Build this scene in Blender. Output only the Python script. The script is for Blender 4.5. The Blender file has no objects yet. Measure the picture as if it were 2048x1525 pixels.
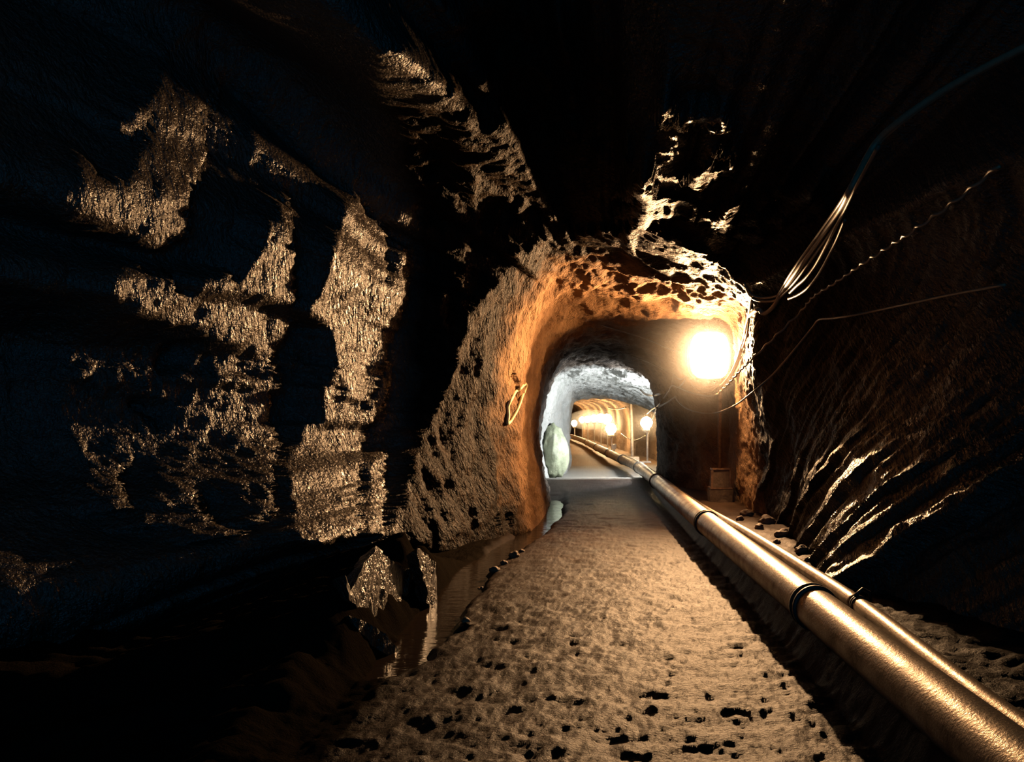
import bpy, bmesh, math, random
import numpy as np
from mathutils import Vector
from mathutils.bvhtree import BVHTree

random.seed(7)
rng = np.random.default_rng(7)
sc = bpy.context.scene
C = sc.collection

# ------------------------------------------------------------------ camera
F, CX, CY, H = 1700.0, 1170.0, 830.0, 1.2        # focal px, vanishing point px, eye height (m)
cam_d = bpy.data.cameras.new('camera')
cam = bpy.data.objects.new('camera', cam_d)
C.objects.link(cam)
cam.location = (0, 0, H)
cam.rotation_euler = (math.pi / 2, 0, 0)
cam_d.sensor_width = 36.0
cam_d.lens = F / 2048 * 36.0
cam_d.shift_x = -(CX - 1024) / 2048
cam_d.shift_y = (CY - 762.5) / 2048
cam_d.clip_start = 0.05
cam_d.clip_end = 200
sc.camera = cam
sc.view_settings.view_transform = 'Standard'
sc.view_settings.look = 'None'
sc.view_settings.gamma = 1.0
sc.view_settings.use_curve_mapping = False
sc.view_settings.exposure = 0.0
sc.cycles.use_denoising = True
sc.cycles.adaptive_threshold = 0.02
sc.cycles.max_bounces = 6
sc.cycles.diffuse_bounces = 1
sc.cycles.glossy_bounces = 3
sc.cycles.volume_bounces = 0
sc.cycles.sample_clamp_indirect = 4.0
sc.cycles.caustics_reflective = False
sc.cycles.caustics_refractive = False


def at(px, py, d):
    """world point seen at a photo position, d metres down the tunnel"""
    return Vector(((px - CX) / F * d, d, H - (py - CY) / F * d))


# ------------------------------------------------------------------ noise
_perm = rng.permutation(4096).astype(np.int64)
_grad = rng.normal(size=(4096, 3))
_grad /= np.linalg.norm(_grad, axis=1)[:, None]


def perlin(x, y, z):
    x, y, z = np.broadcast_arrays(np.asarray(x, float), np.asarray(y, float), np.asarray(z, float))
    xi, yi, zi = np.floor(x).astype(np.int64), np.floor(y).astype(np.int64), np.floor(z).astype(np.int64)
    xf, yf, zf = x - xi, y - yi, z - zi
    u, v, w = [t * t * t * (t * (t * 6 - 15) + 10) for t in (xf, yf, zf)]

    def g(dx, dy, dz):
        h = _perm[(_perm[(_perm[(xi + dx) & 4095] + yi + dy) & 4095] + zi + dz) & 4095]
        gr = _grad[h]
        return gr[..., 0] * (xf - dx) + gr[..., 1] * (yf - dy) + gr[..., 2] * (zf - dz)
    l = lambda a, b, t: a + (b - a) * t
    return 1.6 * l(l(l(g(0, 0, 0), g(1, 0, 0), u), l(g(0, 1, 0), g(1, 1, 0), u), v),
                   l(l(g(0, 0, 1), g(1, 0, 1), u), l(g(0, 1, 1), g(1, 1, 1), u), v), w)


def fbm(x, y, z, octv=4, ridged=False):
    s, a, t = 0.0, 1.0, 0.0
    for k in range(octv):
        n = perlin(x * 2.03 ** k + 17.3 * k, y * 2.03 ** k + 5.1 * k, z * 2.03 ** k + 9.7 * k)
        s = s + a * ((1 - 2 * np.abs(n)) if ridged else n)
        t += a
        a *= 0.52
    return s / t


# ------------------------------------------------------------------ node helpers
def mat(name):
    m = bpy.data.materials.new(name)
    m.use_nodes = True
    nt = m.node_tree
    nt.nodes.clear()
    out = nt.nodes.new('ShaderNodeOutputMaterial')
    return m, nt, out


def N(nt, kind, **kw):
    n = nt.nodes.new(kind)
    for k, v in kw.items():
        if k in n.inputs:
            n.inputs[k].default_value = v
        else:
            setattr(n, k, v)
    return n


def ramp(nt, fac, stops):
    r = nt.nodes.new('ShaderNodeValToRGB')
    els = r.color_ramp.elements
    while len(els) < len(stops):
        els.new(0.5)
    for e, (p, c) in zip(els, stops):
        e.position = p
        e.color = (*c, 1) if len(c) == 3 else c
    nt.links.new(fac, r.inputs['Fac'])
    return r.outputs['Color']


def noise(nt, vec, scale, detail=4, rough=0.6, dist=0.0):
    n = N(nt, 'ShaderNodeTexNoise', Scale=scale, Detail=detail, Roughness=rough, Distortion=dist)
    nt.links.new(vec, n.inputs['Vector'])
    return n.outputs['Fac']


def mapping(nt, vec, rot, scale):
    a = N(nt, 'ShaderNodeMapping')
    a.inputs['Rotation'].default_value = rot
    nt.links.new(vec, a.inputs['Vector'])
    b = N(nt, 'ShaderNodeMapping')
    b.inputs['Scale'].default_value = scale
    nt.links.new(a.outputs['Vector'], b.inputs['Vector'])
    return b.outputs['Vector']


def mix(nt, fac, a, b):
    m = N(nt, 'ShaderNodeMix', data_type='RGBA')
    nt.links.new(fac, m.inputs[0])
    for s, v in ((m.inputs[6], a), (m.inputs[7], b)):
        if isinstance(v, tuple):
            s.default_value = (*v, 1)
        else:
            nt.links.new(v, s)
    return m.outputs[2]


def math_node(nt, op, a, b=None, clamp=False):
    m = N(nt, 'ShaderNodeMath', operation=op, use_clamp=clamp)
    for s, v in zip(m.inputs, (a, b)):
        if v is None:
            continue
        if isinstance(v, (int, float)):
            s.default_value = v
        else:
            nt.links.new(v, s)
    return m.outputs[0]


def bump(nt, height, strength, dist, normal=None):
    b = N(nt, 'ShaderNodeBump', Strength=strength, Distance=dist)
    nt.links.new(height, b.inputs['Height'])
    if normal is not None:
        nt.links.new(normal, b.inputs['Normal'])
    return b.outputs['Normal']


def step_y(nt, vec, y0, y1, wob, amp):
    """0 before y0, 1 after y1 along the tunnel, ragged by a noise"""
    sep = N(nt, 'ShaderNodeSeparateXYZ')
    nt.links.new(vec, sep.inputs[0])
    y = math_node(nt, 'ADD', sep.outputs['Y'], math_node(nt, 'MULTIPLY', math_node(nt, 'SUBTRACT', wob, 0.5), amp))
    m = N(nt, 'ShaderNodeMapRange', clamp=True)
    nt.links.new(y, m.inputs['Value'])
    m.inputs['From Min'].default_value = y0
    m.inputs['From Max'].default_value = y1
    return m.outputs['Result']


def rock_material(name, rot, stretch, dim=1.0, wetness=0.9):
    m, nt, out = mat(name)
    tc = N(nt, 'ShaderNodeTexCoord').outputs['Object']
    big = noise(nt, tc, 1.3, 5, 0.6)
    stri = noise(nt, mapping(nt, tc, rot, stretch), 1.0, 4, 0.65, 0.3)
    vo = N(nt, 'ShaderNodeTexVoronoi', Scale=1.0, feature='F1')
    nt.links.new(mapping(nt, tc, rot, tuple(38 if q > 6 else 20 for q in stretch)), vo.inputs['Vector'])
    grain = math_node(nt, 'ADD', math_node(nt, 'MULTIPLY', vo.outputs['Distance'], -0.8), noise(nt, tc, 70, 2, 0.6))
    gneiss = ramp(nt, stri, [(0.3, (0.02, 0.016, 0.013)), (0.55, (0.05, 0.04, 0.031)), (0.75, (0.085, 0.068, 0.052))])
    gneiss = mix(nt, math_node(nt, 'MULTIPLY', big, 0.6), gneiss, (0.035, 0.028, 0.021))
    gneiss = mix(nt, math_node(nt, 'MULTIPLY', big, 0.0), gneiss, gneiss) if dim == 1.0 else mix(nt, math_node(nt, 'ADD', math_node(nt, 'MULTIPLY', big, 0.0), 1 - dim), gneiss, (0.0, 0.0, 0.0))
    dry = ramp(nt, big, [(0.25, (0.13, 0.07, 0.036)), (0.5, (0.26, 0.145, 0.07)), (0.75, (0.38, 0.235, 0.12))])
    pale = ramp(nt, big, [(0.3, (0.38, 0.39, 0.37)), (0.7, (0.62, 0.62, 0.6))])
    far = ramp(nt, big, [(0.3, (0.16, 0.1, 0.06)), (0.7, (0.34, 0.22, 0.13))])
    dark2 = ramp(nt, stri, [(0.35, (0.03, 0.022, 0.017)), (0.7, (0.13, 0.095, 0.07))])
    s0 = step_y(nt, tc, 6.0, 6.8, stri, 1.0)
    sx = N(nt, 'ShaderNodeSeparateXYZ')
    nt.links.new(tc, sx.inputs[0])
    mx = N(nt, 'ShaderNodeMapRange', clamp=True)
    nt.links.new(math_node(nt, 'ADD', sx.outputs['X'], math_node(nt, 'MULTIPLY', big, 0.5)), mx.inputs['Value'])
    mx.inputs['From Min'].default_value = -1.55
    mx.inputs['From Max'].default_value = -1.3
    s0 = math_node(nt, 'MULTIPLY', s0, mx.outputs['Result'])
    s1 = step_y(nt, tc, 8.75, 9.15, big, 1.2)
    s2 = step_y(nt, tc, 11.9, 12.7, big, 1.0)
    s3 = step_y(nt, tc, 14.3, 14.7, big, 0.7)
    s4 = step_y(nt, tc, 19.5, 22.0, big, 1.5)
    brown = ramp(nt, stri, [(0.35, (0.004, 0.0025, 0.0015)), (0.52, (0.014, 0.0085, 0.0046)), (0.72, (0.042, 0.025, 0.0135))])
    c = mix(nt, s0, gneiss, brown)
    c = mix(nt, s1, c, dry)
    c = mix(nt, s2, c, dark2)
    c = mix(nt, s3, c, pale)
    c = mix(nt, s4, c, far)
    b = N(nt, 'ShaderNodeBsdfPrincipled')
    nt.links.new(c, b.inputs['Base Color'])
    rg = mix(nt, s1, mix(nt, s0, (0.3, 0.3, 0.3), (0.5, 0.5, 0.5)), (0.85, 0.85, 0.85))
    nt.links.new(rg, b.inputs['Roughness'])
    wet = mix(nt, s1, mix(nt, s0, (wetness, wetness, wetness), (0.08, 0.08, 0.08)), (0.2, 0.2, 0.2))
    nt.links.new(wet, b.inputs['Specular IOR Level'])
    n1 = bump(nt, stri, 0.9, 0.035)
    n2 = bump(nt, grain, 0.9, 0.012, n1)
    nt.links.new(n2, b.inputs['Normal'])
    nt.links.new(b.outputs[0], out.inputs['Surface'])
    return m


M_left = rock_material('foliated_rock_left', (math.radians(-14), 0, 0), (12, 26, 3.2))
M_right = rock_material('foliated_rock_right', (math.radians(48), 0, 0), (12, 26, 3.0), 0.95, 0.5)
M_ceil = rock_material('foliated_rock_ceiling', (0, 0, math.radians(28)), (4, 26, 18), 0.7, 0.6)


def simple(name, col, rough=0.5, metal=0.0, spec=0.5, grime=None, scale=20, bumpd=0.0, emit=None):
    m, nt, out = mat(name)
    tc = N(nt, 'ShaderNodeTexCoord').outputs['Object']
    b = N(nt, 'ShaderNodeBsdfPrincipled', Roughness=rough, Metallic=metal)
    b.inputs['Specular IOR Level'].default_value = spec
    b.inputs['Base Color'].default_value = (*col, 1)
    if grime:
        nz = noise(nt, tc, scale, 6, 0.7)
        nt.links.new(ramp(nt, nz, [(0.35, grime), (0.62, col)]), b.inputs['Base Color'])
        if bumpd:
            nt.links.new(bump(nt, nz, 0.6, bumpd), b.inputs['Normal'])
    if emit:
        b.inputs['Emission Color'].default_value = (*emit[0], 1)
        b.inputs['Emission Strength'].default_value = emit[1]
    nt.links.new(b.outputs[0], out.inputs['Surface'])
    return m


# ------------------------------------------------------------------ object helpers
def link_mesh(name, verts, faces, material, parent=None, smooth=True):
    me = bpy.data.meshes.new(name)
    me.from_pydata([tuple(v) for v in verts], [], [tuple(f) for f in faces])
    me.update()
    if smooth:
        me.polygons.foreach_set('use_smooth', np.ones(len(me.polygons), dtype=bool))
    me.materials.append(material)
    o = bpy.data.objects.new(name, me)
    C.objects.link(o)
    if parent is not None:
        o.parent = parent
    return o


def tag(o, label=None, cat=None, group=None, kind=None):
    if label:
        o['label'] = label
    if cat:
        o['category'] = cat
    if group:
        o['group'] = group
    if kind:
        o['kind'] = kind
    return o


def thing(name, loc, label, cat, group=None):
    o = bpy.data.objects.new(name, None)
    o.empty_display_size = 0.1
    o.location = loc
    C.objects.link(o)
    return tag(o, label, cat, group)


def grid_faces(ni, nj, flip=False):
    i, j = np.meshgrid(np.arange(ni - 1), np.arange(nj - 1), indexing='ij')
    a = (i * nj + j).ravel()
    f = np.stack([a, a + 1, a + nj + 1, a + nj], 1)
    return f[:, ::-1] if flip else f


def fast_grid(name, P, material, flip=False, smooth=True):
    ni, nj = P.shape[:2]
    f = grid_faces(ni, nj, flip)
    me = bpy.data.meshes.new(name)
    me.vertices.add(ni * nj)
    me.vertices.foreach_set('co', P.reshape(-1).astype(np.float32))
    me.loops.add(f.size)
    me.loops.foreach_set('vertex_index', f.reshape(-1).astype(np.int32))
    me.polygons.add(len(f))
    me.polygons.foreach_set('loop_start', np.arange(0, f.size, 4, dtype=np.int32))
    me.update(calc_edges=True)
    if smooth:
        me.polygons.foreach_set('use_smooth', np.ones(len(f), dtype=bool))
    me.materials.append(material)
    o = bpy.data.objects.new(name, me)
    C.objects.link(o)
    return o


def catmull(pts, n):
    pts = [Vector(p) for p in pts]
    if len(pts) == 2:
        return [pts[0].lerp(pts[1], t / n) for t in range(n + 1)]
    P = [pts[0] * 2 - pts[1]] + pts + [pts[-1] * 2 - pts[-2]]
    res = []
    for k in range(1, len(P) - 2):
        p0, p1, p2, p3 = P[k - 1:k + 3]
        for s in range(n):
            t = s / n
            res.append(0.5 * ((2 * p1) + (p2 - p0) * t + (2 * p0 - 5 * p1 + 4 * p2 - p3) * t * t + (3 * p1 - p0 - 3 * p2 + p3) * t ** 3))
    res.append(pts[-1])
    return res


def tube_geo(path, radii, seg=10, cap=True):
    path = [Vector(p) for p in path]
    n = len(path)
    if not hasattr(radii, '__len__'):
        radii = [radii] * n
    V, Fc = [], []
    t0 = (path[1] - path[0]).normalized()
    up = Vector((0, 0, 1)) if abs(t0.z) < 0.9 else Vector((1, 0, 0))
    nrm = t0.cross(up).normalized()
    for i, p in enumerate(path):
        t = (path[min(i + 1, n - 1)] - path[max(i - 1, 0)]).normalized()
        nrm = (nrm - t * nrm.dot(t)).normalized()
        bi = t.cross(nrm)
        for k in range(seg):
            a = 2 * math.pi * k / seg
            V.append(p + (nrm * math.cos(a) + bi * math.sin(a)) * radii[i])
    for i in range(n - 1):
        for k in range(seg):
            k2 = (k + 1) % seg
            Fc.append((i * seg + k, i * seg + k2, (i + 1) * seg + k2, (i + 1) * seg + k))
    if cap:
        Fc.append(tuple(range(seg))[::-1])
        Fc.append(tuple((n - 1) * seg + k for k in range(seg)))
    return V, Fc


def tube(name, path, radii, material, parent=None, seg=10):
    V, Fc = tube_geo(path, radii, seg)
    return link_mesh(name, V, Fc, material, parent)


def lathe(name, prof, material, parent=None, seg=24, axis=None, loc=(0, 0, 0)):
    """prof: list of (r, h) revolved round local z, then turned to axis and moved to loc"""
    V, Fc = [], []
    q = Vector((0, 0, 1)).rotation_difference(Vector(axis)) if axis else None
    for r, h in prof:
        for k in range(seg):
            a = 2 * math.pi * k / seg
            v = Vector((r * math.cos(a), r * math.sin(a), h))
            if q:
                v = q @ v
            V.append(v + Vector(loc))
    for i in range(len(prof) - 1):
        for k in range(seg):
            k2 = (k + 1) % seg
            Fc.append((i * seg + k, i * seg + k2, (i + 1) * seg + k2, (i + 1) * seg + k))
    return link_mesh(name, V, Fc, material, parent)


def block(name, size, loc, material, parent=None, taper=1.0, bevel=0.01, rough=0.0, rotz=0.0):
    bm = bmesh.new()
    bmesh.ops.create_cube(bm, size=1.0)
    for v in bm.verts:
        k = taper if v.co.z > 0 else 1.0
        v.co = Vector((v.co.x * size[0] * k, v.co.y * size[1] * k, (v.co.z + 0.5) * size[2]))
    bmesh.ops.bevel(bm, geom=bm.edges[:], offset=bevel, segments=2, affect='EDGES')
    if rough:
        bmesh.ops.subdivide_edges(bm, edges=bm.edges[:], cuts=2, use_grid_fill=True)
        for v in bm.verts:
            v.co += Vector([random.uniform(-rough, rough) for _ in range(3)])
    ca, sa = math.cos(rotz), math.sin(rotz)
    for v in bm.verts:
        x, y = v.co.x, v.co.y
        v.co = Vector((x * ca - y * sa + loc[0], x * sa + y * ca + loc[1], v.co.z + loc[2]))
    me = bpy.data.meshes.new(name)
    bm.to_mesh(me)
    bm.free()
    me.materials.append(material)
    o = bpy.data.objects.new(name, me)
    C.objects.link(o)
    if parent is not None:
        o.parent = parent
    return o


# ------------------------------------------------------------------ tunnel cross sections  (x, z) from left foot over the crown to right foot
KEYS = [
    (-2.5, [(-1.0, -.15), (-1.2, .4), (-1.35, 1.2), (-1.25, 2.0), (-.75, 2.75), (.2, 3.05), (1.4, 3.3), (3.0, 2.5), (3.3, 1.4), (2.9, .6), (2.6, -.15)]),
    (4.0, [(-1.0, -.15), (-1.15, .4), (-1.25, 1.2), (-1.08, 2.0), (-.55, 2.86), (.2, 3.1), (1.35, 3.0), (2.9, 2.4), (2.8, 1.4), (2.38, .6), (2.05, -.15)]),
    (5.5, [(-.98, -.15), (-1.1, .4), (-1.15, 1.2), (-.96, 2.05), (-.42, 2.92), (.2, 3.08), (1.3, 2.95), (2.45, 2.4), (2.36, 1.4), (1.88, .6), (1.46, -.15)]),
    (7.0, [(-.92, -.15), (-.98, .5), (-1.06, 1.3), (-.86, 2.2), (-.34, 2.9), (.25, 3.0), (1.2, 2.82), (2.1, 2.36), (2.08, 1.5), (1.88, .6), (1.64, -.15)]),
    (8.0, [(-.76, -.15), (-.86, .5), (-.92, 1.25), (-.8, 2.2), (-.42, 2.83), (.3, 2.9), (1.1, 2.66), (1.78, 2.3), (1.84, 1.5), (1.98, .6), (1.92, -.15)]),
    (8.35, [(-.70, -.15), (-.8, .5), (-.85, 1.25), (-.74, 2.18), (-.36, 2.8), (.35, 2.84), (1.14, 2.6), (1.64, 2.32), (1.65, 1.65), (1.94, .65), (1.9, -.15)]),
    (9.0, [(-.6, -.15), (-.68, .5), (-.73, 1.25), (-.64, 2.15), (-.25, 2.74), (.45, 2.72), (1.22, 2.5), (1.68, 2.33), (1.72, 1.65), (1.84, .7), (1.88, -.15)]),
    (9.45, [(-.56, -.15), (-.65, .5), (-.70, 1.25), (-.59, 2.15), (-.2, 2.58), (.45, 2.6), (1.22, 2.42), (1.69, 2.31), (1.75, 1.65), (1.84, .7), (1.86, -.15)]),
    (10.2, [(-.5, -.15), (-.62, .5), (-.67, 1.25), (-.54, 2.05), (-.18, 2.42), (.5, 2.46), (1.3, 2.38), (1.73, 2.25), (1.80, 1.6), (1.85, .7), (1.86, -.15)]),
    (11.3, [(-.48, -.15), (-.62, .5), (-.66, 1.2), (-.53, 1.9), (-.2, 2.3), (.45, 2.38), (1.2, 2.3), (1.68, 2.1), (1.9, 1.55), (1.92, .7), (1.9, -.15)]),
    (11.9, [(-.48, -.15), (-.64, .45), (-.67, 1.1), (-.53, 1.85), (-.2, 2.22), (.4, 2.3), (.95, 2.15), (1.3, 1.85), (1.5, 1.25), (1.62, .6), (1.62, -.15)]),
    (13.0, [(-.5, -.15), (-.66, .4), (-.7, 1.0), (-.52, 1.72), (-.3, 2.08), (.35, 2.17), (.85, 2.02), (1.1, 1.7), (1.17, 1.2), (1.2, .6), (1.15, -.15)]),
    (14.2, [(-.55, -.15), (-.8, .4), (-.85, .9), (-.62, 1.65), (-.42, 1.98), (.35, 2.08), (.85, 1.95), (1.12, 1.65), (1.18, 1.2), (1.2, .6), (1.15, -.15)]),
    (14.4, [(-.6, -.15), (-.82, .4), (-.85, .9), (-.62, 1.65), (-.42, 1.96), (.35, 2.05), (.9, 1.92), (1.5, 1.7), (1.9, 1.2), (1.9, .6), (1.8, -.15)]),
    (14.8, [(-.62, -.15), (-.82, .4), (-.85, .9), (-.62, 1.65), (-.42, 1.94), (.35, 2.0), (.9, 1.88), (1.5, 1.7), (1.9, 1.2), (1.9, .6), (1.8, -.15)]),
    (16.4, [(-.55, -.15), (-.66, .4), (-.62, .9), (-.5, 1.55), (-.32, 1.82), (.4, 1.86), (.9, 1.78), (1.5, 1.62), (1.9, 1.2), (1.9, .6), (1.8, -.15)]),
    (17.6, [(-.36, -.15), (-.38, .4), (-.36, .9), (-.34, 1.45), (-.2, 1.74), (.4, 1.78), (.85, 1.7), (1.3, 1.5), (1.72, 1.1), (1.78, .6), (1.75, -.15)]),
    (19.5, [(-.32, -.15), (-.34, .4), (-.34, .8), (-.32, 1.3), (-.2, 1.52), (.4, 1.58), (.9, 1.5), (1.4, 1.35), (1.78, 1.0), (1.82, .5), (1.78, -.15)]),
    (22.0, [(-.45, -.15), (-.48, .4), (-.48, .8), (-.42, 1.4), (-.2, 1.68), (.5, 1.72), (1.1, 1.65), (1.7, 1.45), (1.95, 1.0), (1.95, .5), (1.9, -.15)]),
    (26.0, [(-.6, -.15), (-.65, .4), (-.65, .8), (-.58, 1.4), (-.3, 1.72), (.3, 1.78), (.9, 1.7), (1.3, 1.45), (1.45, 1.0), (1.45, .5), (1.4, -.15)]),
    (31.0, [(-.8, -.15), (-.85, .4), (-.85, .8), (-.78, 1.4), (-.5, 1.72), (.1, 1.78), (.7, 1.7), (1.05, 1.45), (1.15, 1.0), (1.15, .5), (1.1, -.15)]),
    (37.0, [(-1.0, -.15), (-1.05, .4), (-1.05, .8), (-.95, 1.4), (-.7, 1.72), (-.2, 1.78), (.3, 1.7), (.6, 1.45), (.68, 1.0), (.68, .5), (.65, -.15)]),
    (44.0, [(-1.5, -.15), (-1.55, .4), (-1.55, .8), (-1.45, 1.4), (-1.2, 1.72), (-.8, 1.78), (-.4, 1.7), (-.15, 1.45), (-.1, 1.0), (-.1, .5), (-.12, -.15)]),
    (50.0, [(-2.3, -.15), (-2.35, .4), (-2.35, .8), (-2.25, 1.4), (-2.0, 1.72), (-1.6, 1.78), (-1.2, 1.7), (-.95, 1.45), (-.9, 1.0), (-.9, .5), (-.92, -.15)]),
]
NU = 561
kd = np.array([k[0] for k in KEYS])
kp = np.array([k[1] for k in KEYS])                      # (K, 11, 2)


def spline_u(P, n):
    """centripetal-free catmull rom through 11 points -> n samples; P (..., 11, 2)"""
    m = P.shape[-2]
    t = np.linspace(0, m - 1, n)
    k = np.clip(np.floor(t).astype(int), 0, m - 2)
    f = (t - k)[:, None]
    g = lambda q: P[..., np.clip(q, 0, m - 1), :]
    p0, p1, p2, p3 = g(k - 1), g(k), g(k + 1), g(k + 2)
    return 0.5 * (2 * p1 + (p2 - p0) * f + (2 * p0 - 5 * p1 + 4 * p2 - p3) * f ** 2 + (3 * p1 - p0 - 3 * p2 + p3) * f ** 3)


def section(d):
    d = np.atleast_1d(d)
    i = np.clip(np.searchsorted(kd, d) - 1, 0, len(kd) - 2)
    f = np.clip((d - kd[i]) / (kd[i + 1] - kd[i]), 0, 1)
    f = f * 0.5 + (3 * f ** 2 - 2 * f ** 3) * 0.5
    P = kp[i] + (kp[i + 1] - kp[i]) * f[:, None, None]
    return spline_u(P, NU)


ds = [-2.5, -1.5, -.6, .2]
d = 0.7
while d < 50:
    ds.append(d)
    stp = 0.0062 * d
    if 1.5 < d < 9.5:
        stp = min(stp, 0.018)
    if 8.5 < d < 18.5:
        stp = min(stp, 0.05)
    d += max(stp, 0.012)
ds.append(50.0)
D = np.array(ds)[::-1].copy()                            # far -> near
S = section(D)                                           # (n, NU, 2)
B = np.stack([S[..., 0], np.broadcast_to(D[:, None], S.shape[:2]), S[..., 1]], -1)


def normals(P):
    a = np.gradient(P, axis=0)
    b = np.gradient(P, axis=1)
    n = np.cross(a, b)
    n /= np.linalg.norm(n, axis=-1, keepdims=True) + 1e-9
    return n


Nn = normals(B)
cen = np.stack([0.4 + 0 * D, D, 1.2 + 0 * D], -1)[:, None, :]
sg = np.sign(np.mean(np.sum((cen - B) * Nn, -1)))
Nn *= sg
Nn[:, :, 1] *= 0.3
Nn /= np.linalg.norm(Nn, axis=-1, keepdims=True)
U = np.linspace(0, 10, NU)
Nd = Nn.copy()

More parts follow.
